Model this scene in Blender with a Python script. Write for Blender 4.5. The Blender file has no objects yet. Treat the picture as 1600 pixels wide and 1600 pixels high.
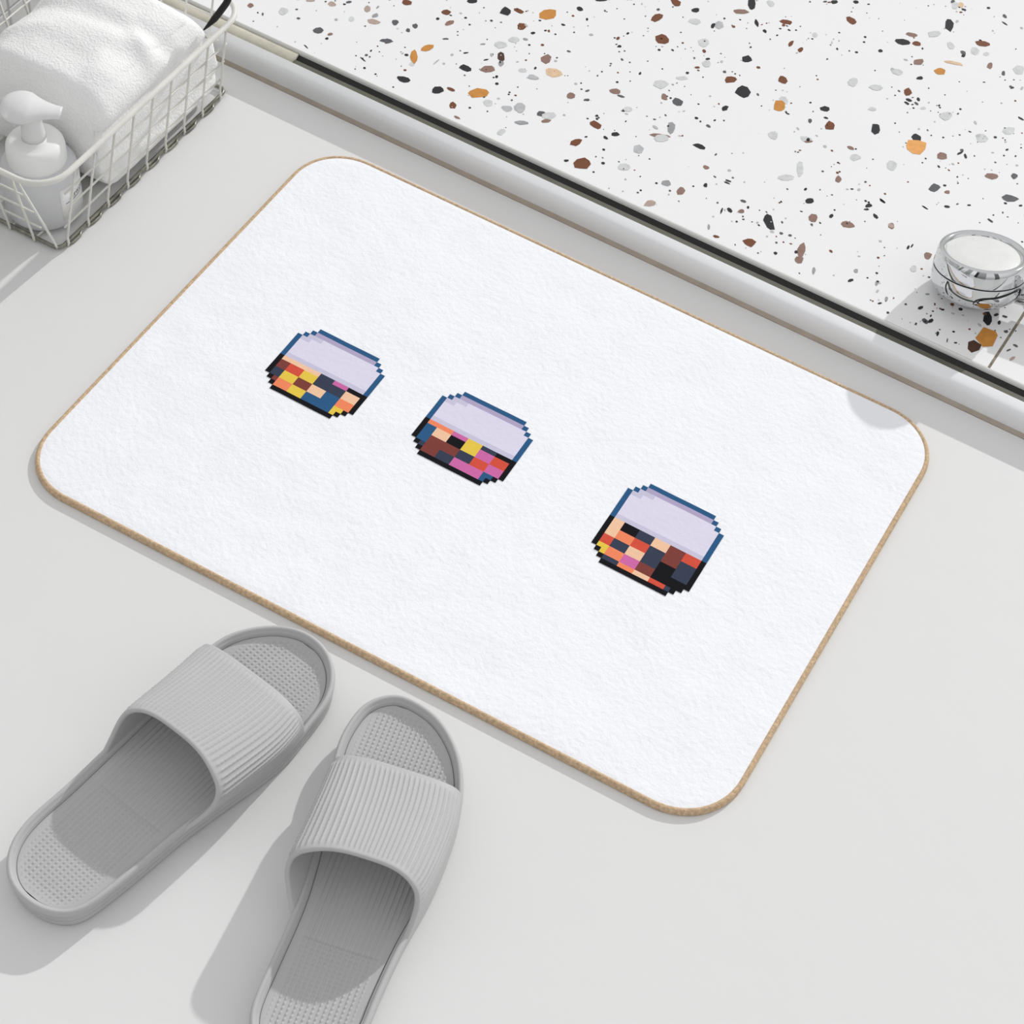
import bpy, bmesh, math, random
from mathutils import Vector, Matrix, noise
random.seed(7)
SC = bpy.context.scene
COL = SC.collection
# ------------------------------------------------------------------ camera
RC = Matrix(((0.8671029051323482, 0.49277574377201244, 0.07283281033154142),
             (0.4324002527883985, -0.6720069341740826, -0.6011960593750338),
             (-0.2473106817332794, 0.5527917752368248, -0.7957755210664326)))
CAM = Vector((0.37517423950255685, -0.7913245557288023, 1.078285641067419))
FPX = 3000.0
cd = bpy.data.cameras.new('camera'); cam = bpy.data.objects.new('camera', cd); COL.objects.link(cam)
cd.sensor_width = 36.0; cd.lens = FPX / 1600 * 36.0; cd.clip_start = 0.02; cd.clip_end = 50
M = (RC.transposed() @ Matrix(((1, 0, 0), (0, -1, 0), (0, 0, -1)))).to_4x4()
M.translation = CAM
cam.matrix_world = M
SC.camera = cam
SC.view_settings.view_transform = 'Standard'; SC.view_settings.look = 'None'
SC.view_settings.gamma = 1; SC.view_settings.exposure = 0.0; SC.view_settings.use_curve_mapping = False
# ------------------------------------------------------------------ light
AZ, EL = math.radians(9), math.radians(28)
SUN_DIR = Vector((-math.sin(AZ) * math.cos(EL), -math.cos(AZ) * math.cos(EL), -math.sin(EL)))
sd = bpy.data.lights.new('sun', 'SUN'); sd.energy = 1.85; sd.angle = math.radians(1.0); sd.color = (1, .995, .985)
so = bpy.data.objects.new('sun', sd); COL.objects.link(so); so.rotation_euler = SUN_DIR.to_track_quat('-Z', 'Y').to_euler()
so.location = (.3, 2, 1.5)
w = bpy.data.worlds.new('world'); SC.world = w; w.use_nodes = True
nt = w.node_tree; nt.nodes.clear()
wo = nt.nodes.new('ShaderNodeOutputWorld'); bg = nt.nodes.new('ShaderNodeBackground')
tc = nt.nodes.new('ShaderNodeTexCoord'); sx = nt.nodes.new('ShaderNodeSeparateXYZ')
rz = nt.nodes.new('ShaderNodeValToRGB')
nt.links.new(tc.outputs['Generated'], sx.inputs[0]); nt.links.new(sx.outputs['Z'], rz.inputs[0])
e = rz.color_ramp.elements
e[0].position = 0.0; e[0].color = (.50, .51, .51, 1); e[1].position = 1.0; e[1].color = (1.0, 1.0, 1.02, 1)
a_ = e.new(.12); a_.color = (.66, .66, .66, 1)
a_ = e.new(.34); a_.color = (.88, .88, .88, 1)
# darker and brighter upright bands low down, added as contrast for the chrome to reflect
at = nt.nodes.new('ShaderNodeMath'); at.operation = 'ARCTAN2'
nt.links.new(sx.outputs['Y'], at.inputs[0]); nt.links.new(sx.outputs['X'], at.inputs[1])
mr = nt.nodes.new('ShaderNodeMapRange'); mr.inputs[1].default_value = -math.pi; mr.inputs[2].default_value = math.pi
nt.links.new(at.outputs[0], mr.inputs[0])
ra = nt.nodes.new('ShaderNodeValToRGB'); ra.color_ramp.interpolation = 'CONSTANT'
nt.links.new(mr.outputs[0], ra.inputs[0])
el = ra.color_ramp.elements
el[0].position = 0; el[0].color = (1, 1, 1, 1); el[1].position = .985; el[1].color = (1, 1, 1, 1)
for p, v in ((.06, 1.3), (.14, .35), (.155, 1.25), (.19, .6), (.225, 1.5), (.255, .06), (.275, .55), (.33, 1.2), (.39, .25), (.42, 1.3), (.60, .8), (.66, 1.1)):
    q = el.new(p); q.color = (v, v, v, 1)
lo = nt.nodes.new('ShaderNodeMapRange'); lo.inputs[1].default_value = .5; lo.inputs[2].default_value = .75
nt.links.new(sx.outputs['Z'], lo.inputs[0])
mx = nt.nodes.new('ShaderNodeMix'); mx.data_type = 'RGBA'; mx.inputs[7].default_value = (1, 1, 1, 1)
nt.links.new(lo.outputs[0], mx.inputs[0]); nt.links.new(ra.outputs[0], mx.inputs[6])
mu = nt.nodes.new('ShaderNodeMix'); mu.data_type = 'RGBA'; mu.blend_type = 'MULTIPLY'; mu.inputs[0].default_value = 1
nt.links.new(rz.outputs[0], mu.inputs[6]); nt.links.new(mx.outputs[2], mu.inputs[7])
nt.links.new(mu.outputs[2], bg.inputs[0]); bg.inputs[1].default_value = 0.77
nt.links.new(bg.outputs[0], wo.inputs[0])

# ------------------------------------------------------------------ helpers
def bp(u, v, z=0.0):
    d = RC.transposed() @ Vector(((u - 800) / FPX, (v - 800) / FPX, 1))
    return CAM + d * ((z - CAM.z) / d.z)
def srgb(r, g, b):
    f = lambda c: (c / 255 / 12.92) if c <= 10 else ((c / 255 + .055) / 1.055) ** 2.4
    return (f(r), f(g), f(b), 1)
def mat(name, col, rough=.6, metal=0, spec=.5, trans=0, bump=None, var=None, ior=1.45, sheen=0):
    m = bpy.data.materials.new(name); m.use_nodes = True
    t = m.node_tree; b = t.nodes['Principled BSDF']
    b.inputs['Base Color'].default_value = col; b.inputs['Roughness'].default_value = rough
    b.inputs['Metallic'].default_value = metal; b.inputs['Specular IOR Level'].default_value = spec
    b.inputs['Transmission Weight'].default_value = trans; b.inputs['IOR'].default_value = ior
    b.inputs['Sheen Weight'].default_value = sheen
    c = t.nodes.new('ShaderNodeTexCoord')
    if var:
        sc_, amt = var
        n = t.nodes.new('ShaderNodeTexNoise'); n.inputs['Scale'].default_value = sc_; n.inputs['Detail'].default_value = 5
        t.links.new(c.outputs['Object'], n.inputs['Vector'])
        r = t.nodes.new('ShaderNodeMapRange'); r.inputs[1].default_value = .3; r.inputs[2].default_value = .7
        r.inputs[3].default_value = 1 - amt; r.inputs[4].default_value = 1 + amt * .3
        t.links.new(n.outputs['Fac'], r.inputs[0])
        k = t.nodes.new('ShaderNodeMix'); k.data_type = 'RGBA'; k.blend_type = 'MULTIPLY'; k.inputs[0].default_value = 1
        k.inputs[6].default_value = col; t.links.new(r.outputs[0], k.inputs[7]); t.links.new(k.outputs[2], b.inputs['Base Color'])
    prev = None
    for sc_, st, dist in (bump or []):
        n = t.nodes.new('ShaderNodeTexNoise'); n.inputs['Scale'].default_value = sc_; n.inputs['Detail'].default_value = 4
        t.links.new(c.outputs['Object'], n.inputs['Vector'])
        u = t.nodes.new('ShaderNodeBump'); u.inputs['Strength'].default_value = st; u.inputs['Distance'].default_value = dist
        t.links.new(n.outputs['Fac'], u.inputs['Height'])
        if prev: t.links.new(prev.outputs[0], u.inputs['Normal'])
        prev = u
    if prev: t.links.new(prev.outputs[0], b.inputs['Normal'])
    return m
def mesh(name, verts, faces, m, parent=None, smooth=True, mi=None):
    me = bpy.data.meshes.new(name); me.from_pydata([tuple(v) for v in verts], [], faces); me.update()
    for x in (m if isinstance(m, list) else [m]): me.materials.append(x)
    if mi: me.polygons.foreach_set('material_index', mi)
    me.polygons.foreach_set('use_smooth', [smooth] * len(me.polygons))
    bm = bmesh.new(); bm.from_mesh(me)
    if not mi: bmesh.ops.recalc_face_normals(bm, faces=bm.faces)
    bm.to_mesh(me); bm.free()
    o = bpy.data.objects.new(name, me); COL.objects.link(o)
    if parent: o.parent = parent
    return o
def empty(name, loc, rz=0):
    o = bpy.data.objects.new(name, None); COL.objects.link(o); o.location = loc; o.rotation_euler = (0, 0, rz)
    o.empty_display_size = .02; return o
def tag(o, label=None, cat=None, group=None, kind=None):
    if label: o['label'] = label
    if cat: o['category'] = cat
    if group: o['group'] = group
    if kind: o['kind'] = kind
    return o
def rings(loops, cap0=True, cap1=True, closed=True):
    V, F = [], []; n = len(loops[0])
    for L in loops: V += list(L)
    for i in range(len(loops) - 1):
        for j in range(n if closed else n - 1):
            k = (j + 1) % n
            F.append((i * n + j, i * n + k, (i + 1) * n + k, (i + 1) * n + j))
    if cap0: F.append(tuple(range(n - 1, -1, -1)))
    if cap1: F.append(tuple(range((len(loops) - 1) * n, len(loops) * n)))
    return V, F
def tube(pts, r, seg=8, closed=False):
    """r may be one radius or one per point"""
    pts = [Vector(p) for p in pts]; n = len(pts); L = []
    rr = r if isinstance(r, (list, tuple)) else [r] * n
    up = None
    for i in range(n):
        if closed: t = pts[(i + 1) % n] - pts[i - 1]
        else: t = pts[min(i + 1, n - 1)] - pts[max(i - 1, 0)]
        t.normalize()
        if up is None:
            up = Vector((0, 0, 1)) if abs(t.z) < .9 else Vector((1, 0, 0))
        a = (up - t * up.dot(t)).normalized(); up = a; b = t.cross(a)
        L.append([pts[i] + (a * math.cos(q) + b * math.sin(q)) * rr[i] for q in [2 * math.pi * k / seg for k in range(seg)]])
    if closed:
        V, F = rings(L, False, False); N = n * seg
        F += [((n - 1) * seg + j, (n - 1) * seg + (j + 1) % seg, (j + 1) % seg, j) for j in range(seg)]
        return V, F
    return rings(L)
def smooth_poly(P, n, closed=True):
    """Catmull-Rom through P, n samples evenly spaced by length"""
    P = [Vector(p) for p in P]; out = []; m = len(P)
    for i in range(m if closed else m - 1):
        g = (lambda k: P[k % m]) if closed else (lambda k: P[max(0, min(m - 1, k))])
        a, b, c, d = g(i - 1), g(i), g(i + 1), g(i + 2)
        for s in range(16):
            t = s / 16
            out.append(.5 * ((2 * b) + (c - a) * t + (2 * a - 5 * b + 4 * c - d) * t * t + (3 * b - a - 3 * c + d) * t ** 3))
    if not closed: out.append(P[-1])
    q = out + ([out[0]] if closed else [])
    L = [0]
    for i in range(1, len(q)): L.append(L[-1] + (q[i] - q[i - 1]).length)
    res = []; k = 0
    for i in range(n):
        t = L[-1] * i / (n if closed else n - 1)
        while k < len(L) - 2 and L[k + 1] < t: k += 1
        f = (t - L[k]) / max(1e-9, L[k + 1] - L[k]); res.append(q[k].lerp(q[k + 1], f))
    return res
def inset(P, d):
    """P: ccw or cw closed 2-D loop; moves inward by d"""
    n = len(P); A = sum(P[i].x * P[(i + 1) % n].y - P[(i + 1) % n].x * P[i].y for i in range(n))
    s = 1 if A > 0 else -1; R = []
    for i in range(n):
        t = (P[(i + 1) % n] - P[i - 1]); t.normalize()
        R.append(Vector((P[i].x - t.y * s * d, P[i].y + t.x * s * d)))
    return R
def box(x0, x1, y0, y1, z0, z1):
    V = [(x, y, z) for z in (z0, z1) for y in (y0, y1) for x in (x0, x1)]
    return V, [(0, 2, 3, 1), (4, 5, 7, 6), (0, 1, 5, 4), (2, 6, 7, 3), (0, 4, 6, 2), (1, 3, 7, 5)]
def lathe(prof, seg=64, c=(0, 0)):
    return rings([[Vector((c[0] + r * math.cos(2 * math.pi * k / seg), c[1] + r * math.sin(2 * math.pi * k / seg), z)) for k in range(seg)] for r, z in prof])

# ------------------------------------------------------------------ materials
m_floor = mat('floor_resin', srgb(225, 225, 224), .42, spec=.35, var=(2.2, .012), bump=[(35, .12, .002), (260, .05, .0006)])
m_rail = mat('rail_enamel', srgb(238, 239, 240), .28, spec=.5, var=(12, .015))
m_caulk = mat('old_caulk', srgb(182, 170, 157), .8, var=(60, .12))
m_gap = mat('channel_grey_green', srgb(96, 96, 84), .6, var=(50, .2))
m_black = mat('channel_black', srgb(22, 22, 20), .5)
m_filler = mat('beige_grout', srgb(205, 200, 184), .8, var=(70, .16), bump=[(200, .3, .001)])
m_lip = mat('lip_enamel', srgb(222, 222, 218), .25, spec=.6)
m_terr = mat('terrazzo_base', srgb(240, 240, 240), .28, spec=.4, var=(9, .012))
m_tile = mat('white_glazed_tile', srgb(222, 222, 222), .25, spec=.5)
m_grout = mat('tile_grout', srgb(196, 197, 192), .8)
m_mat = mat('mat_flannel', srgb(247, 248, 252), .95, spec=.1, var=(45, .018), bump=[(28, .32, .004), (240, .45, .0014), (900, .35, .0005)], sheen=.15)
m_bind = mat('tan_binding', srgb(216, 188, 154), .85, spec=.15, var=(420, .32), bump=[(900, .8, .0008)])
m_eva = mat('grey_foam', srgb(186, 186, 186), .55, spec=.3, var=(30, .03), bump=[(1400, .1, .0002)])
m_eva2 = mat('grey_foam_insole', srgb(184, 184, 184), .6, spec=.25, var=(30, .03))
m_wire = mat('white_coated_wire', srgb(226, 225, 218), .45, spec=.4, var=(55, .08))
m_wirefoot = mat('worn_wire_foot', srgb(150, 148, 136), .35, metal=.6, var=(130, .5))
m_handle = mat('black_handle', srgb(14, 14, 14), .4)
m_towel = mat('white_terry', srgb(247, 247, 246), .98, spec=.05, sheen=.2, bump=[(60, .25, .003), (520, .75, .0014)])
m_body = mat('frosted_bottle', srgb(236, 237, 239), .35, spec=.4, trans=.25)
m_cap = mat('white_plastic', srgb(244, 244, 242), .35, spec=.45)
m_pump = mat('translucent_pump', srgb(244, 244, 244), .25, spec=.5, trans=.2)
m_ink = mat('black_ink', srgb(30, 30, 30), .6)
m_lab = mat('bottle_label', srgb(240, 240, 240), .5)
m_chrome = mat('chrome', srgb(212, 213, 214), .05, metal=1)
m_groove_lines = mat('dark_groove_lines', srgb(20, 20, 20), .4)  # shared by the groove and the dark lines on the body
m_frost = mat('frosted_disc', srgb(222, 222, 220), .45, spec=.6, var=(90, .05), bump=[(500, .25, .0005)])

# ------------------------------------------------------------------ setting
V, F = box(-1.6, 1.8, -1.6, .262, -.05, 0)
tag(mesh('floor', V, F, m_floor, smooth=False), 'smooth pale grey bathroom floor under the mat and the slippers', kind='structure')
SL = -.0185                      # the threshold runs at a slight angle
def rail_y(x): return .2332 + SL * x
X0, X1 = -.62, 1.5
def extrude(prof, x0, x1, n=2):
    return rings([[Vector((x, rail_y(x) + y, z)) for y, z in prof] for x in [x0 + (x1 - x0) * i / (n - 1) for i in range(n)]])
HZ = .022
prof = [(.0, -.02), (.0, .001), (-.0002, .010), (-.0001, .0140), (.0004, .0165), (.0014, .0182), (.0030, .0191), (.0055, .0196), (.0090, .0199), (.0118, .0200), (.0119, .0200), (.0123, .0198), (.0124, .0196), (.0124, .0192), (.0124, -.02)]
V, F = extrude(prof, X0, X1); o = mesh('trim_1', V, F, m_rail)
tag(o, 'rounded pale grey threshold between the floor and the terrazzo', kind='structure')
V, F = extrude([(-.0034, .0), (-.0024, .0006), (-.0006, .0016), (.0008, .0036), (.0012, .0046), (.0018, 0)], X0, X1); tag(mesh('trim_2', V, F, m_caulk), 'brownish caulk line at the foot of the threshold', kind='structure')
V, F = extrude([(.0124, -.02), (.0124, .0180), (.0187, .0178), (.0187, -.02)], X0, X1); tag(mesh('trim_3', V, F, m_gap, smooth=False), 'dark grey-green narrow channel between threshold and terrazzo', kind='structure')  # channel surface in a mottled dark grey-green
xb = bp(462, 92, .018).x
V, F = extrude([(.0187, -.02), (.0187, .0165), (.0245, .0187), (.0247, -.02)], xb, X1); tag(mesh('trim_4', V, F, m_black, smooth=False), 'black line along the channel', kind='structure')  # solid black wedge rising towards the lip
V, F = extrude([(.0125, .0), (.0125, .0184), (.0150, .0204), (.0200, .0206), (.0245, .0200), (.0247, .0)], X0, xb); tag(mesh('trim_5', V, F, m_filler), 'beige grout filling the channel beside the basket', kind='structure')
V, F = extrude([(.0246, -.02), (.0244, .0186), (.0247, .0202), (.0253, .0213), (.0262, .0218), (.0272, .0218), (.0272, -.02)], X0, X1); tag(mesh('trim_6', V, F, m_lip), 'thin rounded metal lip edging the terrazzo', kind='structure')

# terrazzo ledge: slab with its chips set flush into the top
PAL = {'O': (205, 140, 62), 'P': (236, 170, 96), 'L': (228, 196, 160), 'B': (120, 70, 42), 'D': (78, 50, 36), 'M': (146, 116, 104), 'N': (184, 164, 152),
       'K': (36, 37, 40), 'G': (92, 93, 96), 'A': (160, 161, 163), 'S': (212, 213, 213), 'T': (190, 191, 192)}
KEYS = list(PAL); chipm = [mat('terrazzo_chip_' + {'O': 'ochre', 'P': 'peach', 'L': 'sand', 'B': 'brown', 'D': 'dark_brown', 'M': 'mauve', 'N': 'taupe', 'K': 'black', 'G': 'slate', 'A': 'grey', 'S': 'silver', 'T': 'ash'}[k], srgb(*PAL[k]), .3, spec=.4, var=(220, .14)) for k in KEYS]
c6 = '''112,43,64,34,O,-6 22,34,34,14,B,25 30,83,26,22,B,0 452,55,38,22,B,-25 470,124,50,32,B,5 513,8,34,20,B,30 573,32,24,14,K,-10 750,14,26,38,K,0 715,36,54,14,M,5
858,68,42,14,B,5 1060,65,34,20,B,30 1008,6,22,12,K,0 1366,77,26,42,K,-10 1250,108,40,12,M,15 1220,131,50,20,K,8 1265,136,28,14,B,5 1472,136,46,16,B,8 872,136,12,22,B,35 902,155,20,14,B,-20
735,184,30,22,K,0 683,248,42,22,B,-8 847,249,34,24,B,35 722,287,50,34,K,15 835,331,36,36,O,0 518,319,38,24,G,10 185,298,28,20,M,0 323,285,36,16,M,15 107,184,34,28,M,0 130,227,54,28,L,15
92,355,30,18,G,0 107,378,30,12,M,-10 28,383,42,14,A,5 262,391,36,22,B,30 200,444,36,20,B,-25 218,511,52,34,B,5 170,502,16,8,K,0 323,419,26,14,K,-5 665,338,24,16,K,-25 978,340,28,18,K,10
993,393,34,28,B,0 1137,402,28,32,K,0 1237,287,28,24,B,15 1338,222,38,22,O,0 1378,196,62,10,L,12 1270,194,34,18,M,-10 1275,243,22,12,K,-10 1493,205,16,20,M,25 1403,16,20,18,L,0 1265,430,32,22,K,15
1262,459,66,46,P,6 1345,488,30,24,M,0 1498,550,46,20,M,8 1570,550,22,18,G,0 1555,619,52,20,G,4 1320,587,38,26,G,-12 1360,600,18,12,M,0 585,457,42,14,K,20 498,399,24,40,A,0 462,424,62,12,M,8
475,302,16,24,M,-25 1020,560,20,24,M,0 930,628,28,16,K,5 942,681,28,26,M,10 1050,702,50,20,M,8 527,597,26,26,M,0 482,572,30,20,A,0 432,636,40,20,N,-8 472,668,40,18,A,10 717,660,20,12,M,0
803,695,30,54,K,-22 742,757,40,26,B,12 905,783,26,48,M,10 898,812,26,24,M,0 1186,706,20,18,M,0 1300,799,24,22,M,-10 647,78,28,24,T,0 628,80,12,20,K,30 600,133,38,24,S,0 1065,256,30,28,S,0 1137,273,42,18,S,5
1320,106,42,20,S,0 1355,362,38,24,S,-10 1285,338,20,10,S,0 1467,431,38,26,S,15 1188,518,34,32,S,0 1072,492,34,20,S,0 900,528,22,46,S,0 860,555,52,20,S,0 817,423,32,24,S,20 350,521,38,22,S,0
465,263,48,26,S,0 25,337,36,32,T,0 530,244,38,12,S,0 1585,218,36,30,S,0 1385,16,26,24,S,0 1125,340,26,12,S,0 362,341,28,18,S,0 395,466,30,26,T,0 1255,839,20,20,S,0 66,241,36,14,T,10 765,72,12,24,K,-20
790,97,16,10,K,30 1152,158,14,10,K,0 1410,165,18,12,G,30 1410,174,12,10,K,0 1536,228,12,16,G,0 927,442,26,8,M,0 1058,462,26,10,M,25 1417,488,8,18,K,-15 1400,478,24,8,K,-25 1158,628,24,7,K,35 1290,648,22,5,G,35
1495,688,22,5,G,35 1540,73,22,5,K,35 655,658,6,20,K,20 1115,642,22,12,K,-10 1108,654,16,6,K,0 676,565,22,5,K,20 672,571,22,5,K,20 1238,773,8,14,K,30 1250,768,6,14,K,35 1590,370,22,6,K,30 1240,312,20,8,K,20
1234,322,18,7,K,30 280,0,36,8,K,0 1075,6,16,10,K,0 210,28,16,10,K,30 606,522,20,12,M,20 340,300,24,8,G,15 235,312,16,8,K,10 1170,935,8,18,G,10 1075,846,12,14,A,0 615,710,8,18,A,0 943,846,10,26,A,10 1140,884,10,18,A,15'''
c7 = '''115,12,46,30,B,10 440,5,60,24,K,0 310,60,46,28,B,0 330,114,50,24,M,-20 57,110,32,26,G,0 155,130,26,24,G,0 20,204,50,24,G,5 216,240,68,32,O,-12 150,284,40,66,O,0 608,56,54,40,K,0 680,52,44,14,B,25 686,132,36,34,B,0
408,340,66,36,K,25 520,345,74,34,M,0 586,285,38,46,D,0 585,318,30,28,A,0 98,396,68,32,K,8 268,450,54,40,K,0 335,446,46,16,B,25 476,464,104,50,O,-6 345,527,36,34,B,0 366,587,32,12,M,25 520,515,52,34,S,10
615,542,60,32,T,10 680,540,46,46,T,0 650,198,64,28,S,0 708,196,28,12,A,15 688,613,62,20,A,5 745,388,60,20,T,5 692,352,44,22,S,0 585,660,50,30,S,-20 980,44,30,20,K,25 1015,96,12,16,K,0 310,194,32,8,G,0
260,310,40,6,T,-40 120,150,22,20,G,0 745,165,22,12,K,0 780,102,16,8,K,0 808,152,16,8,K,0 540,272,18,12,G,0 408,264,28,7,K,-5 510,298,26,7,K,-10 495,220,26,8,A,0 1013,498,30,10,G,-10'''
c5 = '''245,34,38,28,M,0 450,70,58,44,S,0 755,25,58,34,N,10 620,0,60,22,N,0 877,118,40,30,S,0 976,54,40,40,N,-20 1026,96,44,24,A,-20 1016,136,78,36,N,8 1150,140,40,34,G,0 670,190,66,40,G,-10 742,214,36,18,M,-10
1092,254,88,26,G,8 592,290,38,8,K,42 948,370,40,8,K,40 722,240,20,16,K,0 860,12,40,16,G,-10 545,114,22,14,G,0 322,88,14,20,G,0 1040,45,24,10,A,-40 295,197,16,12,K,0 130,124,30,12,N,35 535,58,18,8,G,0'''
c4 = '''530,1008,60,34,G,35 572,967,14,20,K,30 625,1105,22,40,K,15 1018,990,76,112,K,-8 1108,1020,26,34,K,0 1160,1090,36,24,G,0 1235,1200,42,18,G,30 1180,1235,40,14,G,-25 1210,1300,50,24,N,-35 1150,972,44,16,K,15
700,1160,10,34,G,10 545,798,34,14,A,0 1235,1085,12,10,K,0 1255,240,10,8,K,0 195,65,54,9,K,38 528,120,54,8,K,32 1035,225,54,9,G,35 262,262,50,36,N,20 92,103,44,26,K,0 225,832,24,34,A,20 160,700,26,12,A,0'''
CH = []
for txt, ox, oy, s in ((c6, 800, 0, 2), (c7, 600, 0, 3.2), (c5, 330, 0, 4), (c4, 1340, 300, 5)):
    for it in txt.split():
        x, y, a, b, k, r = it.split(','); CH.append((ox + float(x) / s, oy + float(y) / s, float(a) / s, float(b) / s, k, float(r)))
chips = []
def poly_px(x, y, a, b, r, n=8, jit=.22):
    r = math.radians(r); P = []
    ph = random.random() * 6
    for i in range(n):
        t = 2 * math.pi * i / n + random.uniform(-.2, .2) + ph; q = 1 + random.uniform(-jit, jit * .5)
        u, v = a / 2 * 1.08 * math.cos(t) * q, b / 2 * 1.08 * math.sin(t) * q
        P.append(bp(x + u * math.cos(r) - v * math.sin(r), y + u * math.sin(r) + v * math.cos(r), HZ))
    return P
for x, y, a, b, k, r in CH: chips.append((poly_px(x, y, a, b, r), k))
# the big ochre and dark brown chip beside the joint
chips.append(([bp(*q, HZ) for q in ((1537, 511), (1556, 518), (1559, 524), (1551, 541), (1536, 542), (1524, 528))], 'O'))
chips.append(([bp(*q, HZ) for q in ((1513, 534), (1522, 531), (1534, 539), (1530, 547), (1518, 551), (1512, 545))], 'D'))
def to_px(P):
    q = RC @ (P - CAM); return 800 + FPX * q.x / q.z, 800 + FPX * q.y / q.z
# fine specks, in loose clusters; larger chips where the photograph's frame ends
def blob(c, r, k, n=5, el=1.0):
    ph = random.random() * 6; t0 = random.random() * 3
    P = []
    for i in range(n):
        t = 2 * math.pi * i / n + ph; q = random.uniform(.75, 1.1) * r; u, v = q * math.cos(t) * el, q * math.sin(t)
        P.append(Vector((c[0] + u * math.cos(t0) - v * math.sin(t0), c[1] + u * math.sin(t0) + v * math.cos(t0), HZ)))
    chips.append((P, k))
for _ in range(430):
    cx, cy = (random.uniform(-.38, .56), random.uniform(.27, .78)) if _ < 300 else (random.uniform(-.9, 1.3), random.uniform(.27, 1.3))
    for _ in range(random.randint(2, 9)):
        blob((random.gauss(cx, .016), max(.265, random.gauss(cy, .013))), random.uniform(.0004, .0012) * random.choice((1, 1, 1.6)), random.choice('KKKKKGGTTB'), 6, random.choice((1, 1, 1.7)))
for _ in range(1500):
    blob((random.uniform(-.9, 1.3), random.uniform(.27, 1.1)), random.uniform(.0004, .0009), random.choice('KKKGTTSS'), 6, random.choice((1, 1.4)))
for _ in range(90):
    blob((random.uniform(-.5, .8), random.uniform(.3, .8)), random.uniform(.002, .005), 'S', 7, 1.4)
for _ in range(520):
    c = Vector((random.uniform(-.9, 1.3), random.uniform(.29, 1.3), HZ)); u, v = to_px(c)
    if -5 < u < 1610 and v > -8: continue
    blob(c, random.uniform(.003, .009), random.choice('OPBBMMNKKGGSSTA'), 8, random.uniform(1, 1.6))
jx = bp(1577, 525, HZ); JX = jx.x
def joint_x(y): return JX + (y - jx.y) * .045
def slab(name, xa, xb, left, label):
    y0 = rail_y(0) + .0272
    ya = lambda x: rail_y(x) + .0272
    V = [(xa if xa is not None else joint_x(ya(JX)) + .0011, ya(xa or JX), z) for z in (-.02, HZ)]
    pts = [(xa if xa is not None else joint_x(ya(JX)) + .0011, ya(xa if xa is not None else JX)), (xb if xb is not None else joint_x(ya(JX)) - .0011, ya(xb if xb is not None else JX)),
           (xb if xb is not None else joint_x(1.4) - .0011, 1.4), (xa if xa is not None else joint_x(1.4) + .0011, 1.4)]
    V = [(x, y, -.02) for x, y in pts] + [(x, y, HZ - .0002) for x, y in pts]
    F = [(3, 2, 1, 0), (4, 5, 6, 7), (0, 1, 5, 4), (1, 2, 6, 5), (2, 3, 7, 6), (3, 0, 4, 7)]; mi = [0] * 6
    n = 0
    for P, k in chips:
        c = sum(P, Vector()) / len(P)
        if any(p.y < ya(p.x) + .0005 for p in P): continue
        if left != (c.x < joint_x(c.y)): continue
        d = HZ + .00002 * (n % 9)
        if left: P = [Vector((min(p.x, joint_x(p.y) - .0012), p.y, 0)) for p in P]
        else: P = [Vector((max(p.x, joint_x(p.y) + .0012), p.y, 0)) for p in P]
        A = sum(P[i].x * P[(i + 1) % len(P)].y - P[(i + 1) % len(P)].x * P[i].y for i in range(len(P)))
        if A < 0: P = P[::-1]
        b = len(V); V += [(p.x, p.y, d - .0001) for p in P]; F.append(tuple(range(b, b + len(P)))); mi.append(1 + KEYS.index(k)); n += 1
    o = mesh(name, V, F, [m_terr] + chipm, smooth=False, mi=mi)
    tag(o, label, kind='structure'); return o
slab('floor.001', -.9, None, True, 'white terrazzo ledge with black, brown and ochre chips')
slab('floor.002', None, 1.5, False, 'white terrazzo beyond the thin joint in the lower right')
ya_ = rail_y(JX) + .0272
V = [(joint_x(y) + s * .0013, y, z) for y in (ya_, 1.4) for s in (-1, 1) for z in (-.01, HZ - .0007)]
mesh('trim_7', V, [(0, 1, 3, 2), (4, 6, 7, 5), (1, 5, 7, 3), (0, 2, 6, 4), (0, 4, 5, 1), (2, 3, 7, 6)], mat('joint_grout', srgb(150, 140, 122), .8, var=(300, .5)), smooth=False)
tag(bpy.data.objects['trim_7'], 'thin brownish joint line in the terrazzo', kind='structure')

# mosaic-tiled wall behind the basket
XW = -.566; V, F = box(XW - .06, XW - .0008, -.6, .262, -.02, .5)
mi = [0] * 6; p_ = .0247
for iy in range(-24, 14):
    for iz in range(0, 18):
        y0 = .145 + iy * p_ * 1.0; z0 = .026 + (iz - 1) * p_
        y1, z1 = y0 + p_ - .0014, z0 + p_ - .0014
        if y1 > .262 or z1 > .5: continue
        z0 = max(z0, 0)
        b = len(V); g = .0009
        V += [(XW - .001, y0, z0), (XW - .001, y1, z0), (XW - .001, y1, z1), (XW - .001, y0, z1), (XW, y0 + g, z0 + g), (XW, y1 - g, z0 + g), (XW, y1 - g, z1 - g), (XW, y0 + g, z1 - g)]
        for q in ((4, 5, 6, 7), (0, 1, 5, 4), (1, 2, 6, 5), (2, 3, 7, 6), (3, 0, 4, 7)): F.append(tuple(b + i for i in q)); mi.append(1)
tag(mesh('wall_left', V, F, [m_grout, m_tile], smooth=False, mi=mi), 'white mosaic-tiled wall behind the wire basket', kind='structure')

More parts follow.
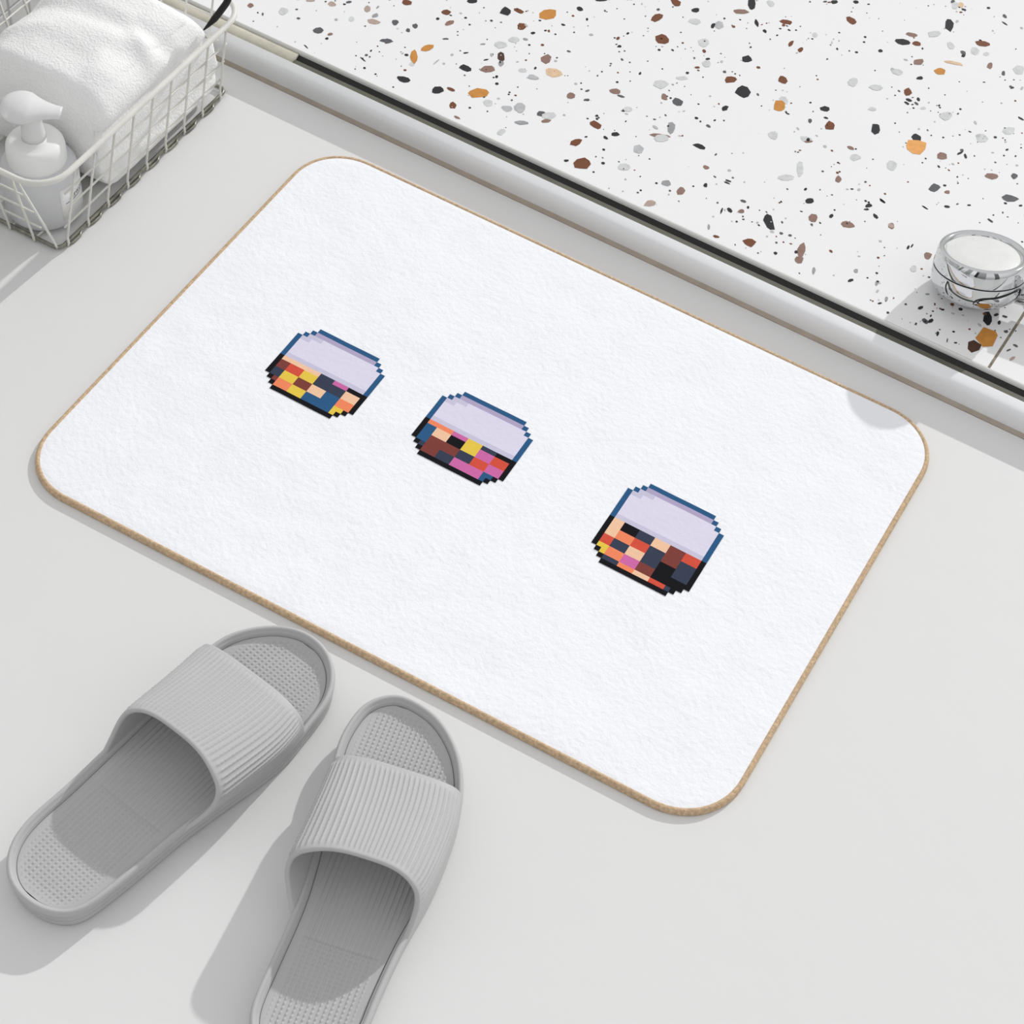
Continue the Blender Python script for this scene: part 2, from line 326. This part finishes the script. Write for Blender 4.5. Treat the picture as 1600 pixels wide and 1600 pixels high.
# ------------------------------------------------------------------ bath mat
Q = [bp(*q, .003) for q in ((505.2, 221.2), (13, 737.5), (1115, 1309.5), (1481.2, 679))]   # ccw from the air
def rounded(Q, r, n=14):
    out = []
    for i in range(4):
        a, b, c = Q[i - 1], Q[i], Q[(i + 1) % 4]
        u = (a - b).normalized(); v = (c - b).normalized(); d = r
        for k in range(n + 1):
            t = k / n; p0 = b + u * d; p2 = b + v * d
            # conic close to a circular arc
            w_ = .76; den = (1 - t) ** 2 + 2 * w_ * t * (1 - t) + t * t
            out.append((p0 * (1 - t) ** 2 + b * 2 * w_ * t * (1 - t) + p2 * t * t) / den)
    res = []
    for i in range(len(out)):
        a, b = out[i], out[(i + 1) % len(out)]; m_ = max(1, int((b - a).length / .006))
        res += [a.lerp(b, k / m_) for k in range(m_)]
    return [Vector((p.x, p.y)) for p in res]
OUT = rounded(Q, .046)
mo = empty('bath_mat', (0, 0, 0))
tag(mo, 'white rectangular bath mat with rounded corners, tan edging and three small pixel motifs', 'mat')
def wavy(x, y): return .0006 * noise.noise(Vector((x * 14, y * 14, 3))) + .00022 * noise.noise(Vector((x * 60, y * 60, 8)))
nO = len(OUT)
L = []
for d, z in ((.0010, .0002), (.0010, .0030), (.0018, .0040), (.004, .0045)):
    L.append([Vector((p.x, p.y, z)) for p in inset(OUT, d)])
V, F = rings(L, True, False)
# top: a fine grid inside, bridged by fans of concentric rings
cx = sum(p.x for p in OUT) / nO; cy = sum(p.y for p in OUT) / nO; base = inset(OUT, .004); st = len(V) - nO
for k in range(1, 40):
    f = 1 - k / 40
    for p in base:
        x, y = cx + (p.x - cx) * f, cy + (p.y - cy) * f; V.append(Vector((x, y, .0045 + wavy(x, y) * min(1, k / 2))))
    for j in range(nO):
        a, b = st + (k - 1) * nO + j, st + (k - 1) * nO + (j + 1) % nO; F.append((a, b, b + nO, a + nO))
b = st + 39 * nO; V.append(Vector((cx, cy, .0045))); F += [(b + j, b + (j + 1) % nO, len(V) - 1) for j in range(nO)]
mesh('fabric', V, F, m_mat, mo)
bl = []
for d, z in ((.0002, .0003), (.0000, .0016), (.0003, .0034), (.0012, .0047), (.0023, .0051), (.0034, .0048), (.0041, .0040)):
    bl.append([Vector((p.x, p.y, z)) for p in inset(OUT, d)])
V, F = rings(bl, False, False); o = mesh('binding', V, F, m_bind, mo); tag(o, 'tan stitched edging')
# plain colour-block mosaics in the colours of the print
PR = {'v': (222, 218, 236), 'l': (202, 198, 220), 'p': (178, 166, 198), 'n': (48, 92, 134), 'd': (58, 66, 84), 'k': (26, 26, 30), 'r': (214, 84, 66), 'o': (242, 138, 98),
      'y': (232, 200, 78), 'm': (206, 108, 168), 'f': (242, 198, 164), 'b': (128, 66, 60), 'w': (240, 236, 228)}
PK = list(PR); prm = [mat('print_' + {'v': 'lavender', 'l': 'lilac', 'p': 'mauve', 'n': 'blue', 'd': 'slate', 'k': 'black', 'r': 'red', 'o': 'coral', 'y': 'yellow', 'm': 'pink', 'f': 'peach', 'b': 'brown', 'w': 'cream'}[k], srgb(*PR[k]), .95, spec=.1, bump=[(240, .3, .001)]) for k in PK]
ex = (Q[3] - Q[0]).normalized(); ey = (Q[0] - Q[1]).normalized()
def motif(px, py, design, cell=.00405):
    rows = [r for r in design.split()]; c = bp(px, py, .0048); W, H = len(rows[0]), len(rows)
    V, F, mi = [], [], []
    for j, r in enumerate(rows):
        for i, ch in enumerate(r):
            if ch == '.': continue
            b = len(V)
            for a, q in ((0, 1), (1, 1), (1, 0), (0, 0)):
                p = c + ex * ((i + a - W / 2) * cell) - ey * ((j + q - H / 2) * cell); V.append(Vector((p.x, p.y, .0049 + wavy(p.x, p.y))))
            F.append((b, b + 1, b + 2, b + 3)); mi.append(PK.index(ch))
    mesh('printed_motif', V, F, prm, mo, smooth=False, mi=mi)
def blocks(W, H, seed, order):
    """stepped panel: a plain lavender block over a patchwork of small colour blocks"""
    rnd = random.Random(seed); rows = []
    patch = [[rnd.choice(order) for _ in range(W)] for _ in range(H)]
    for j in range(H):
        row = ''
        for i in range(W):
            c = min(i, W - 1 - i) + min(j, H - 1 - j)
            if c < 3: row += '.'; continue
            if c < 4 or j in (0, H - 1) or i in (0, W - 1): row += 'n' if j < H * .5 else 'k'; continue
            if j < H * .5: row += 'p' if j == 1 else ('l' if (i + 2 * j) < 9 or j > H * .42 else 'v')
            else: row += patch[(j // 2) * 2][(i // 3) * 3]
        rows.append(row)
    return '\n'.join(rows)
motif(508, 583, blocks(19, 17, 11, 'nddkroyyffmb'))
motif(738, 684, blocks(19, 17, 22, 'nddkroybffmm'))
motif(1028, 842, blocks(19, 20, 35, 'nddkwroyffmb'))

# ------------------------------------------------------------------ slippers
def make_slipper(label, outline_px, heel, toe, par, name='slipper'):
    h = Vector(heel); t = Vector(toe); ax = (t - h).normalized(); ang = math.atan2(ax.y, ax.x) - math.pi / 2
    root = empty(name, (h.x, h.y, 0), ang); tag(root, label, 'slipper', 'pair of grey slide slippers')
    def loc(p): d = Vector((p[0], p[1])) - h; return Vector((d.x * ax.y - d.y * ax.x, d.x * ax.x + d.y * ax.y))   # x right, y toward the toe
    pts = []
    for q in outline_px:
        pts.append(loc(q) if len(q) == 2 and abs(q[0]) < 3 else loc(bp(q[0], q[1], .018)[:2]))
    O = smooth_poly(pts, 180)
    for _ in range(7): O = [(O[i - 1] + O[i] * 2 + O[(i + 1) % len(O)]) / 4 for i in range(len(O))]
    A = sum(O[i].x * O[(i + 1) % 180].y - O[(i + 1) % 180].x * O[i].y for i in range(180))
    if A < 0: O = O[::-1]
    Lp = []
    for d, z in ((.0045, .0002), (.0022, .0008), (.0014, .0030), (.0012, .0062), (.0018, .0068), (.0010, .0074), (.0005, .0110), (.0010, .0116), (.0002, .0124), (0, .0150), (.0004, .0166), (.0014, .0176),
                 (.0028, .0175), (.0037, .0166), (.0040, .0159), (.0046, .0157), (.0052, .0146), (.0058, .0125), (.0062, .0100)):
        Lp.append([Vector((p.x, p.y, z * 1.2)) for p in inset(O, d)])
    V, F = rings(Lp, True, True); mesh('sole', V, F, m_eva, root)
    I = inset(O, .0060)
    def span(y, P=I):
        xs = []
        for i in range(len(P)):
            a, b = P[i], P[(i + 1) % len(P)]
            if (a.y - y) * (b.y - y) <= 0 and a.y != b.y: xs.append(a.x + (b.x - a.x) * (y - a.y) / (b.y - a.y))
        return (min(xs), max(xs)) if len(xs) > 1 else None
    y0, y1 = min(p.y for p in I) + .0004, max(p.y for p in I) - .0004
    NR, NC = 420, 210; V = []
    pitch, dp = .0034, .0030
    for i in range(NR + 1):
        f = i / NR; y = y0 + (y1 - y0) * (.5 - .5 * math.cos(math.pi * f)) * .35 + (y1 - y0) * f * .65
        a, b = span(y)
        for j in range(NC + 1):
            g = j / NC; x = a + (b - a) * g
            edge = min(g, 1 - g) * (b - a); e2 = min(y - y0, y1 - y) ; m = max(0, min(1, (edge - .002) / .006)) * max(0, min(1, e2 / .008))
            z = .0150 - .0010 * min(1, edge / .02) + .0006 * (1 - m)
            q = (x / pitch) % 1; rid = max(0, math.cos(2 * math.pi * q))
            S = y / (y1 - y0)
            zone = 1 if (S < .33 or S > .72) else 0
            dots = (.5 + .5 * math.cos(2 * math.pi * y / dp)) if zone else 1
            z += m * (.00100 * rid * (.25 + .75 * dots) if zone else .00065 * rid)
            if abs(S - .33) < .004 or abs(S - .72) < .004: z -= .0004 * m
            V.append(Vector((x, y, z)))
    F = [(i * (NC + 1) + j, i * (NC + 1) + j + 1, (i + 1) * (NC + 1) + j + 1, (i + 1) * (NC + 1) + j) for i in range(NR) for j in range(NC)]
    mesh('insole', V, F, m_eva2, root)
    # strap: a ribbed arch, loop of thickness swept from foot to foot
    sb, sf, hb, hf, bend, footL, footR, frL, frR, buL, buR = par
    NV = 320; cols = []; B0 = .0165; EXP = .5
    tab = [(abs(math.cos(t)) ** EXP * (1 if math.cos(t) > 0 else -1) * .041, max(0, math.sin(t)) ** EXP * .042) for t in [math.pi * k / 2000 for k in range(2001)]]
    acc = [0]
    for k in range(2000): acc.append(acc[-1] + math.hypot(tab[k + 1][0] - tab[k][0], tab[k + 1][1] - tab[k][1]))
    kk = 0
    for k in range(NV + 1):
        tl = acc[-1] * k / NV
        while kk < 1999 and acc[kk + 1] < tl: kk += 1
        th = math.pi * (kk + (tl - acc[kk]) / max(1e-9, acc[kk + 1] - acc[kk])) / 2000
        cth = math.cos(th); sth = max(0, math.sin(th)); X_ = abs(cth) ** EXP * (1 if cth > 0 else -1); Z_ = sth ** EXP
        fr = frR if cth > 0 else frL; ft = footR if cth > 0 else footL
        low = max(0, 1 - Z_ / .80) ** 1.6
        yb = sb - bend * abs(X_) ** 3 - ft * low
        yf = sf + fr * abs(X_) ** 3
        prof_ = []
        n = 60; T = .0034
        for i in range(n + 1): prof_.append((yf + (yb - yf) * i / n, 0, i / n))
        for i in range(1, 8): t_ = math.pi * i / 8; prof_.append((yb - T / 2 * math.sin(t_), -T / 2 + T / 2 * math.cos(t_), 1))
        for i in range(21): prof_.append((yb + (yf - yb) * i / 20, -T, 1 - i / 20))
        for i in range(1, 6): t_ = math.pi * i / 6; prof_.append((yf + T / 2 * math.sin(t_), -T / 2 - T / 2 * math.cos(t_), 0))
        ring = []
        for y, off, u in prof_:
            s = span(y, O) or span(y - .004, O); c = (s[0] + s[1]) / 2; hw = (s[1] - s[0]) / 2 - .0003
            H = hf + (hb - hf) * u - B0
            nx = abs(X_) ** 3 * (1 if X_ > 0 else -1) / hw; nz = Z_ ** 3 / H; l = math.hypot(nx, nz); nx /= l; nz /= l
            rb = 0
            if off == 0:
                m = max(0, min(1, (Z_ - .42) / .2)); q = (k / NV * 46) % 1
                edge = min(1, max(0, (min(u, 1 - u) - .02) / .04))
                dd = .5 + .5 * math.cos(2 * math.pi * y / .0030)
                rb = m * edge * .0011 * max(0, math.cos(2 * math.pi * q)) * (.5 + .5 * dd)
            bu = (buR if X_ > 0 else buL) * X_ * abs(X_) * u * math.sin(math.pi * min(1, Z_ * .78))
            ring.append(Vector((c + bu + hw * X_ * (1 - .05 * Z_ * (1 - abs(X_))) + nx * (off + rb), y, B0 + H * Z_ * (1 + .04 * (1 - X_ * X_)) + nz * (off + rb))))
        cols.append(ring)
    V, F = rings(cols, True, True); mesh('strap', V, F, m_eva, root)
    return root
def cr(L, ox, oy, s): return [(ox + x / s, oy + y / s) for x, y in L]
o1 = cr([(1240, 55), (1100, 80), (985, 140)], 0, 960, 2.963) + [(-.0690, -.289)] + cr([(500, 610), (300, 800), (150, 930), (60, 1040), (25, 1150), (45, 1260), (130, 1350), (250, 1400), (370, 1390), (500, 1300), (650, 1180), (850, 1010), (1000, 900), (1300, 680), (1440, 520), (1530, 400), (1555, 280), (1520, 170), (1430, 90), (1330, 60)], 0, 960, 2.963)
make_slipper('pale grey ribbed slide slipper on the left, lying whole in view', o1, (-.056, -.4545), (-.0205, -.211),
             (.120, .186, .058, .041, .010, .018, .024, .000, -.002, -.001, .009))
o2 = cr([(820, 75), (690, 110), (610, 200), (550, 320)], 340, 1060, 2.962) + [(.0610, -.320), (.0795, -.3720), (.0895, -.420), (.0955, -.448), (.106, -.462), (.124, -.4665), (.143, -.462), (.156, -.445), (.1602, -.42)] + cr([(720, 1560), (860, 1250), (1000, 1000), (1100, 750), (1130, 600), (1140, 500), (1120, 350), (1030, 190), (900, 100)], 340, 1060, 2.962)
make_slipper('pale grey ribbed slide slipper on the right, heel cut off by the bottom edge', o2, (.127, -.4665), (.0720, -.214),
             (.119, .189, .058, .041, .008, .024, .018, -.002, .002, .012, .001))

# ------------------------------------------------------------------ wire basket
bk = empty('wire_basket', (-.44, .1, 0)); OFFB = Vector((-.44, .1, 0))
tag(bk, 'white wire basket holding a towel and a pump bottle, standing by the tiled wall', 'basket')
BX0, BX1, BY0, BY1 = -.512, -.3765, -.0135, .2085      # at the foot
RX0, RX1, RY0, RY1, RZ = -.530, -.3620, -.0330, .2240, .0850   # at the rim
def part(name, VF, m, label=None, parent=bk, off=OFFB):
    V, F = VF; o = mesh(name, [Vector(v) - off for v in V], F, m, parent)
    if label: o['label'] = label
    return o
def rrect(x0, x1, y0, y1, z, r, n=7):
    P = []
    for cx_, cy_, a0 in ((x1 - r, y1 - r, 0), (x0 + r, y1 - r, 90), (x0 + r, y0 + r, 180), (x1 - r, y0 + r, 270)):
        for k in range(n + 1):
            a = math.radians(a0 + 90 * k / n); P.append(Vector((cx_ + r * math.cos(a), cy_ + r * math.sin(a), z)))
    return P
def lv(f): return (BX0 + (RX0 - BX0) * f, BX1 + (RX1 - BX1) * f, BY0 + (RY0 - BY0) * f, BY1 + (RY1 - BY1) * f, .003 + (RZ - .003) * f)
part('rim', tube(rrect(RX0, RX1, RY0, RY1, RZ, .026), .0024, 10, True), m_wire, 'thick white top rim')
for f in (.26, .50, .74):
    x0, x1, y0, y1, z = lv(f); g = .010 + .016 * f
    for a, b in (((x1, y0 + g - .004, z), (x1, y1 - g, z)), ((x0, y0 + g, z), (x0, y1 - g, z)), ((x0 + g, y0, z), (x1 - g, y0, z)), ((x0 + g, y1, z), (x1 - g, y1, z))):
        part('horizontal_wire', tube([a, b], .00085, 6), m_wire)
part('bottom_frame', tube(rrect(BX0, BX1, BY0, BY1, .0030, .006), .0016, 8, True), m_wirefoot, 'worn grey bottom frame')
sp = .0246
ys = [BY0 + .0085 + i * .0253 for i in range(9)]
for y in ys:
    fy = (y - BY0) / (BY1 - BY0); yt = RY0 + .026 + fy * (RY1 - RY0 - .045)
    for xb_, xt in ((BX1, RX1), (BX0, RX0)):
        s = 1 if xb_ == BX1 else -1
        part('upright_wire', tube([(xb_ + .0012 * s, y, .0008), (xb_ + .0024 * s, y, .004), (xb_ + .002 * s, y, .010), (xt, yt, RZ)], .00105, 6), m_wire)
        # small crimp loop at the foot
        if y > BY1 - .012: continue
        part('foot_crimp', tube([(xb_ + .001 * s, y, .0014), (xb_ + .0026 * s, y + .0050, .0014), (xb_ + .0028 * s, y + .013, .0016), (xb_ + .001 * s, y + .017, .0030)], .0012, 6), m_wirefoot)
for i in range(5):
    x = BX1 - .0225 - i * .0232 + .0; fx = (x - BX0) / (BX1 - BX0); xt = RX0 + .012 + fx * (RX1 - RX0 - .020)
    for yb_, yt in ((BY0, RY0), (BY1, RY1)):
        s = -1 if yb_ == BY0 else 1
        part('upright_wire', tube([(x, yb_ + .0015 * s, .0008), (x, yb_ + .0022 * s, .004), (x, yb_ + .003 * s, .010), (xt, yt, RZ)], .00105, 6), m_wire)
# corner upright at the front
part('upright_wire', tube([(BX1 - .003, BY0 + .001, .001), (BX1 - .0015, BY0 - .002, .01), (RX1 - .028, RY0, RZ)], .00105, 6), m_wire)
for i in range(1, 6):
    x = BX0 + (BX1 - BX0) * i / 6; part('floor_wire', tube([(x, BY0, .0030), (x, BY1, .0030)], .001, 6), m_wire)
hp = [bp(318, 47, RZ + .001), bp(327, 38, RZ + .003), bp(337, 27, RZ + .007), bp(347, 14, RZ + .012), bp(354, 4, RZ + .017), bp(357, -6, RZ + .022), bp(350, -20, RZ + .032)]
part('handle', tube(smooth_poly(hp, 30, False), [.0006 + .0022 * min(1, i / 8) for i in range(30)], 8), m_handle, 'black coated carrying handle')

# ------------------------------------------------------------------ towel
def towel():
    L = []; NU, NVv = 110, 150
    for i in range(NU + 1):
        f = i / NU; y = .050 + (.184 - .050) * f
        e_ = min(f, 1 - f) * (.137); k = min(1, e_ / .018); k = max(0, 1 - (1 - k) ** 2.4) ** .5 if k < 1 else 1
        k = max(.02, k)
        ring = []
        for j in range(NVv):
            t = 2 * math.pi * j / NVv; c, s = math.cos(t), math.sin(t)
            xs = (abs(c) ** (.30 if s > 0 else .12)) * (1 if c > 0 else -1); zs = (abs(s) ** (.42 if s > 0 else .16)) * (1 if s > 0 else -1)
            hx = .0575 * (.95 + .05 * k) ; x = -.4370 + xs * hx
            top = .094 + .010 * math.sin((x + .50) / .13 * math.pi) + .008 * (f - .3)
            zc = (.0055 + top) / 2; hz = (top - .0055) / 2 * (.30 + .70 * k)
            z = zc + zs * hz
            # soft stacked folds seen on the side and the end
            side = abs(xs) ** 6
            crease = abs(math.sin(z / .0235 * math.pi)) ** .5
            x += (1 if c > 0 else -1) * side * (-.0045 + .0045 * crease + .006 * z / .09)
            yy = y + ((1 if f > .5 else -1) * (1 - k) * .004 * crease) + (.028 * f * (1 - z / .09))
            nn = noise.noise(Vector((x * 18, yy * 18, z * 18))) * .0035 + noise.noise(Vector((x * 60, yy * 45, z * 60))) * .0012
            # long lazy drapes over the top
            if s > .2: z += .0028 * math.sin((yy * 1.0 + x * .55 + .02 * math.sin(x * 60)) * 95) * (s - .2) * (.4 + noise.noise(Vector((x * 9, yy * 9, 1))))
            if s > .2: z += .0030 * math.exp(-((yy - .105 - .35 * (x + .44) ** 1) / .010) ** 2) - .0026 * math.exp(-((yy - .128 - .2 * (x + .44)) / .009) ** 2) + .0024 * math.exp(-((yy - .150 + .5 * (x + .44)) / .008) ** 2)
            z += nn * (1 if s > 0 else .2)
            ring.append(Vector((x, yy, max(.0050, z))))
        L.append(ring)
    return rings(L)
V, F = towel(); o = mesh('towel', V, F, m_towel)
tag(o, 'folded white terry towel lying in the wire basket', 'towel')

# ------------------------------------------------------------------ pump bottle
BC = (-.4140, .0175)
bt = empty('pump_bottle', (BC[0], BC[1], .0042)); OB = Vector((BC[0], BC[1], 0))
tag(bt, 'frosted white pump bottle standing in the front corner of the wire basket', 'bottle')
zb = lambda VF: ([Vector(v) - Vector((0, 0, .0042)) for v in VF[0]], VF[1])
V, F = lathe([(.024, .0043), (.0285, .0048), (.0295, .007), (.0295, .043), (.0285, .0490), (.0250, .0535), (.0200, .0550), (.006, .0565)], 56)
mesh('bottle_body', zb((V, F))[0], F, m_body, bt)
V, F = lathe([(.0222, .0500), (.0224, .0505), (.0224, .0650), (.0218, .0690), (.0200, .0718), (.0170, .0730), (.0105, .0735), (.0095, .0752), (.002, .0752)], 56)
mesh('cap', zb((V, F))[0], F, m_cap, bt)
V, F = lathe([(.0095, .074), (.0088, .080), (.0078, .090), (.0085, .097), (.011, .101)], 40)
mesh('stem', zb((V, F))[0], F, m_pump, bt)
hc = bp(33, 168, .104) - OB; he = bp(96, 179, .101) - OB; hc.z = .104; he.z = .101; hd = he - hc; Lh = hd.length; hd.normalize()
ptsH, radH = [], []
for k in range(41):
    t = -.0160 + (Lh + .0160) * k / 40
    r = math.sqrt(max(0, .0162 ** 2 - t * t)) if t < .006 else .0
    if t >= .006: u = (t - .006) / (Lh - .006); r = .01505 * (1 - u) ** 1.8 + .0062 * (1 - (1 - u) ** 1.8)
    ptsH.append(hc + hd * t); radH.append(max(r, .0004))
V, F = tube(ptsH, radH, 28)
V = [Vector((v.x, v.y, hc.z + (v.z - hc.z) * .52)) for v in V]
mesh('pump_head', zb((V, F))[0], F, m_pump, bt)
# label patch wrapped round the body, with its line of small print
la = math.radians(12); V, F = [], []
LB = []
for k in range(13):
    a = la + math.radians(-34 + 68 * k / 12); LB.append([Vector((.02965 * math.cos(a), .02965 * math.sin(a), z)) for z in (.012, .042)])
V = [p - Vector((0, 0, .0042)) for L_ in LB for p in L_]; F = [(2 * i, 2 * i + 2, 2 * i + 3, 2 * i + 1) for i in range(12)]
lab = mesh('label', V, F, m_lab, bt); lab.modifiers.new('s', 'SOLIDIFY').thickness = .0001
V, F = [], []
for k in range(13):
    a = la + math.radians(-26 + 56 * k / 12); V += [Vector((.0298 * math.cos(a), .0298 * math.sin(a), z - .0042)) for z in (.0268, .0273)]
F = [(2 * i, 2 * i + 2, 2 * i + 3, 2 * i + 1) for i in range(12)]; mesh('printed_line', V, F, m_ink, lab)
tcv = bpy.data.curves.new('t', 'FONT'); tcv.body = 'AIEWOIT'; tcv.size = .0046; tcv.align_x = 'CENTER'; tcv.space_character = 1.15
to = bpy.data.objects.new('t', tcv); COL.objects.link(to)
dg = bpy.context.evaluated_depsgraph_get(); dg.update(); tm = bpy.data.meshes.new_from_object(to.evaluated_get(dg)); bpy.data.objects.remove(to)
bm = bmesh.new(); bm.from_mesh(tm)
for v in bm.verts:
    a = la + math.radians(2) + v.co.x / .0298; v.co = Vector((.0299 * math.cos(a), .0299 * math.sin(a), .0287 - .0042 + v.co.y))
bm.to_mesh(tm); bm.free(); tm.name = 'lettering'; tm.materials.clear(); tm.materials.append(m_ink)
lo_ = bpy.data.objects.new('lettering', tm); COL.objects.link(lo_); lo_.parent = lab

# ------------------------------------------------------------------ chrome fitting
ray = Vector(((1538 - 800) / FPX, (391.5 - 800) / FPX, 1)); rl = ray.length; rn = ray / rl
im = Vector((.2325, -.9726, 0)); im = (im - rn * im.dot(rn)).normalized()
ac = (-rn) * .460 + im * .888
axis = (RC.transposed() @ ac).normalized()
wray = RC.transposed() @ rn
Hk = .0350
def setup(d):
    T = CAM + wray * d; R = 71.6 / FPX * d / rl; return T, R
d = 1.4
for _ in range(60):
    T, Rk = setup(d); B = T - axis * Hk; low = B.z - .80 * Rk * math.sqrt(max(0, 1 - axis.z ** 2))
    d += (low - (HZ + .0005)) / abs(wray.z) * .8
T, Rk = setup(d)
kn = empty('faucet_knob', (T - axis * Hk).to_tuple()); tag(kn, 'round chrome faucet knob with a frosted white top, on the terrazzo at right', 'faucet knob')
kn.rotation_euler = axis.to_track_quat('Z', 'Y').to_euler()
R = Rk
def kp(name, prof, m, label=None, parent=kn):
    V, F = lathe([(r * R, Hk - h * Hk / .04) for r, h in prof], 96); o = mesh(name, V, F, m, parent)
    if label: o['label'] = label
    md = o.modifiers.new('e', 'EDGE_SPLIT'); md.split_angle = math.radians(35)
    return o
kp('ring', [(.80, .0060), (.80, .0030), (.83, .0012), (.87, .0002), (.92, .0000), (.965, .0008), (.99, .0028), (1.0, .0050), (1.02, .0158), (1.015, .0164), (.97, .0166), (.80, .0166)], m_chrome, 'polished chrome upper ring')
kp('top_disc', [(.81, .0058), (.81, .0032), (.78, .0028), (.5, .0022), (.2, .0020), (.01, .0020)], m_frost, 'frosted white top disc')
kp('groove', [(.5, .0164), (.985, .0165), (.985, .0178), (.5, .0179)], m_groove_lines, 'dark groove round the knob')
kp('body', [(.80, .0177), (1.015, .0177), (1.03, .0182), (1.03, .0250), (1.01, .0310), (.96, .0355), (.88, .0385), (.80, .0396), (.5, .0400), (.01, .0400)], m_chrome)
# raised teardrop on the side of the body, outlined by a dark line
inv = (axis.to_track_quat('Z', 'Y').to_matrix()).transposed()
camdir = inv @ (CAM - T); a0 = math.atan2(camdir.y, camdir.x)
side = inv @ (RC.transposed() @ Vector((1, 0, 0))); sgn = 1 if (side.x * -math.sin(a0) + side.y * math.cos(a0)) > 0 else -1
def on_body(a_deg, h, out=.0):
    a = a0 + sgn * math.radians(a_deg); r = R * (1.03 if h < .025 else 1.03 - .16 * ((h - .025) / .0125) ** 2) + out
    return Vector((r * math.cos(a), r * math.sin(a), Hk - h * Hk / .04))
tear = [(4, .0335), (2, .0300), (6, .0265), (14, .0245), (26, .0235), (40, .0215), (58, .0195), (66, .0215), (60, .0275), (44, .0325), (26, .0345), (12, .0348)]
tp = smooth_poly([on_body(a, h, .0002) for a, h in tear], 70)
V, F = tube(tp, .0006, 6, True); lv_ = mesh('teardrop_outline', V, F, m_groove_lines, kn); lv_['label'] = 'dark teardrop outline'
cpt = [on_body(a, h, .0008) for a, h in [(q[0] * .86 + 32 * .14, q[1] * .86 + .0275 * .14) for q in tear]]
cc = smooth_poly(cpt, 60); cen = on_body(32, .0275, .0022)
V = list(cc) + [p.lerp(cen, .5) + (cen - on_body(32, .0275)).normalized() * .0006 for p in cc] + [cen]; n = 60
F = [(i, (i + 1) % n, n + (i + 1) % n, n + i) for i in range(n)] + [(n + i, n + (i + 1) % n, 2 * n) for i in range(n)]
mesh('teardrop_plate', V, F, m_chrome, lv_)
V, F = tube(smooth_poly([on_body(a, h, .0001) for a, h in ((-36, .0185), (-37, .024), (-33, .030), (-22, .0345), (-8, .0365), (8, .037))], 40, False), .0005, 6); s_ = mesh('reflection_line', V, F, m_groove_lines, kn)  # curved dark reflection on the chrome, built in as a thin black tube
# spout arm leaving to the right, beyond the frame
p0 = kn.matrix_world
q0 = inv @ (Vector((1, .12, .02)))
st_ = Vector((0, 0, Hk - .026))
V, F = tube([st_ + q0 * R * .9, st_ + q0 * R * 1.10, st_ + q0 * R * 1.14, st_ + q0 * (R * 1.15 + .09)], [.008, .008, .010, .010], 24)
o = mesh('spout_arm', V, F, m_chrome, kn)
# neck down to the terrazzo
zdn = inv @ Vector((0, 0, -1)); bl_ = (T - axis * Hk).z - HZ
V, F = tube([Vector((0, 0, .006)), zdn * bl_], .014, 32); mesh('neck', V, F, m_chrome, kn)
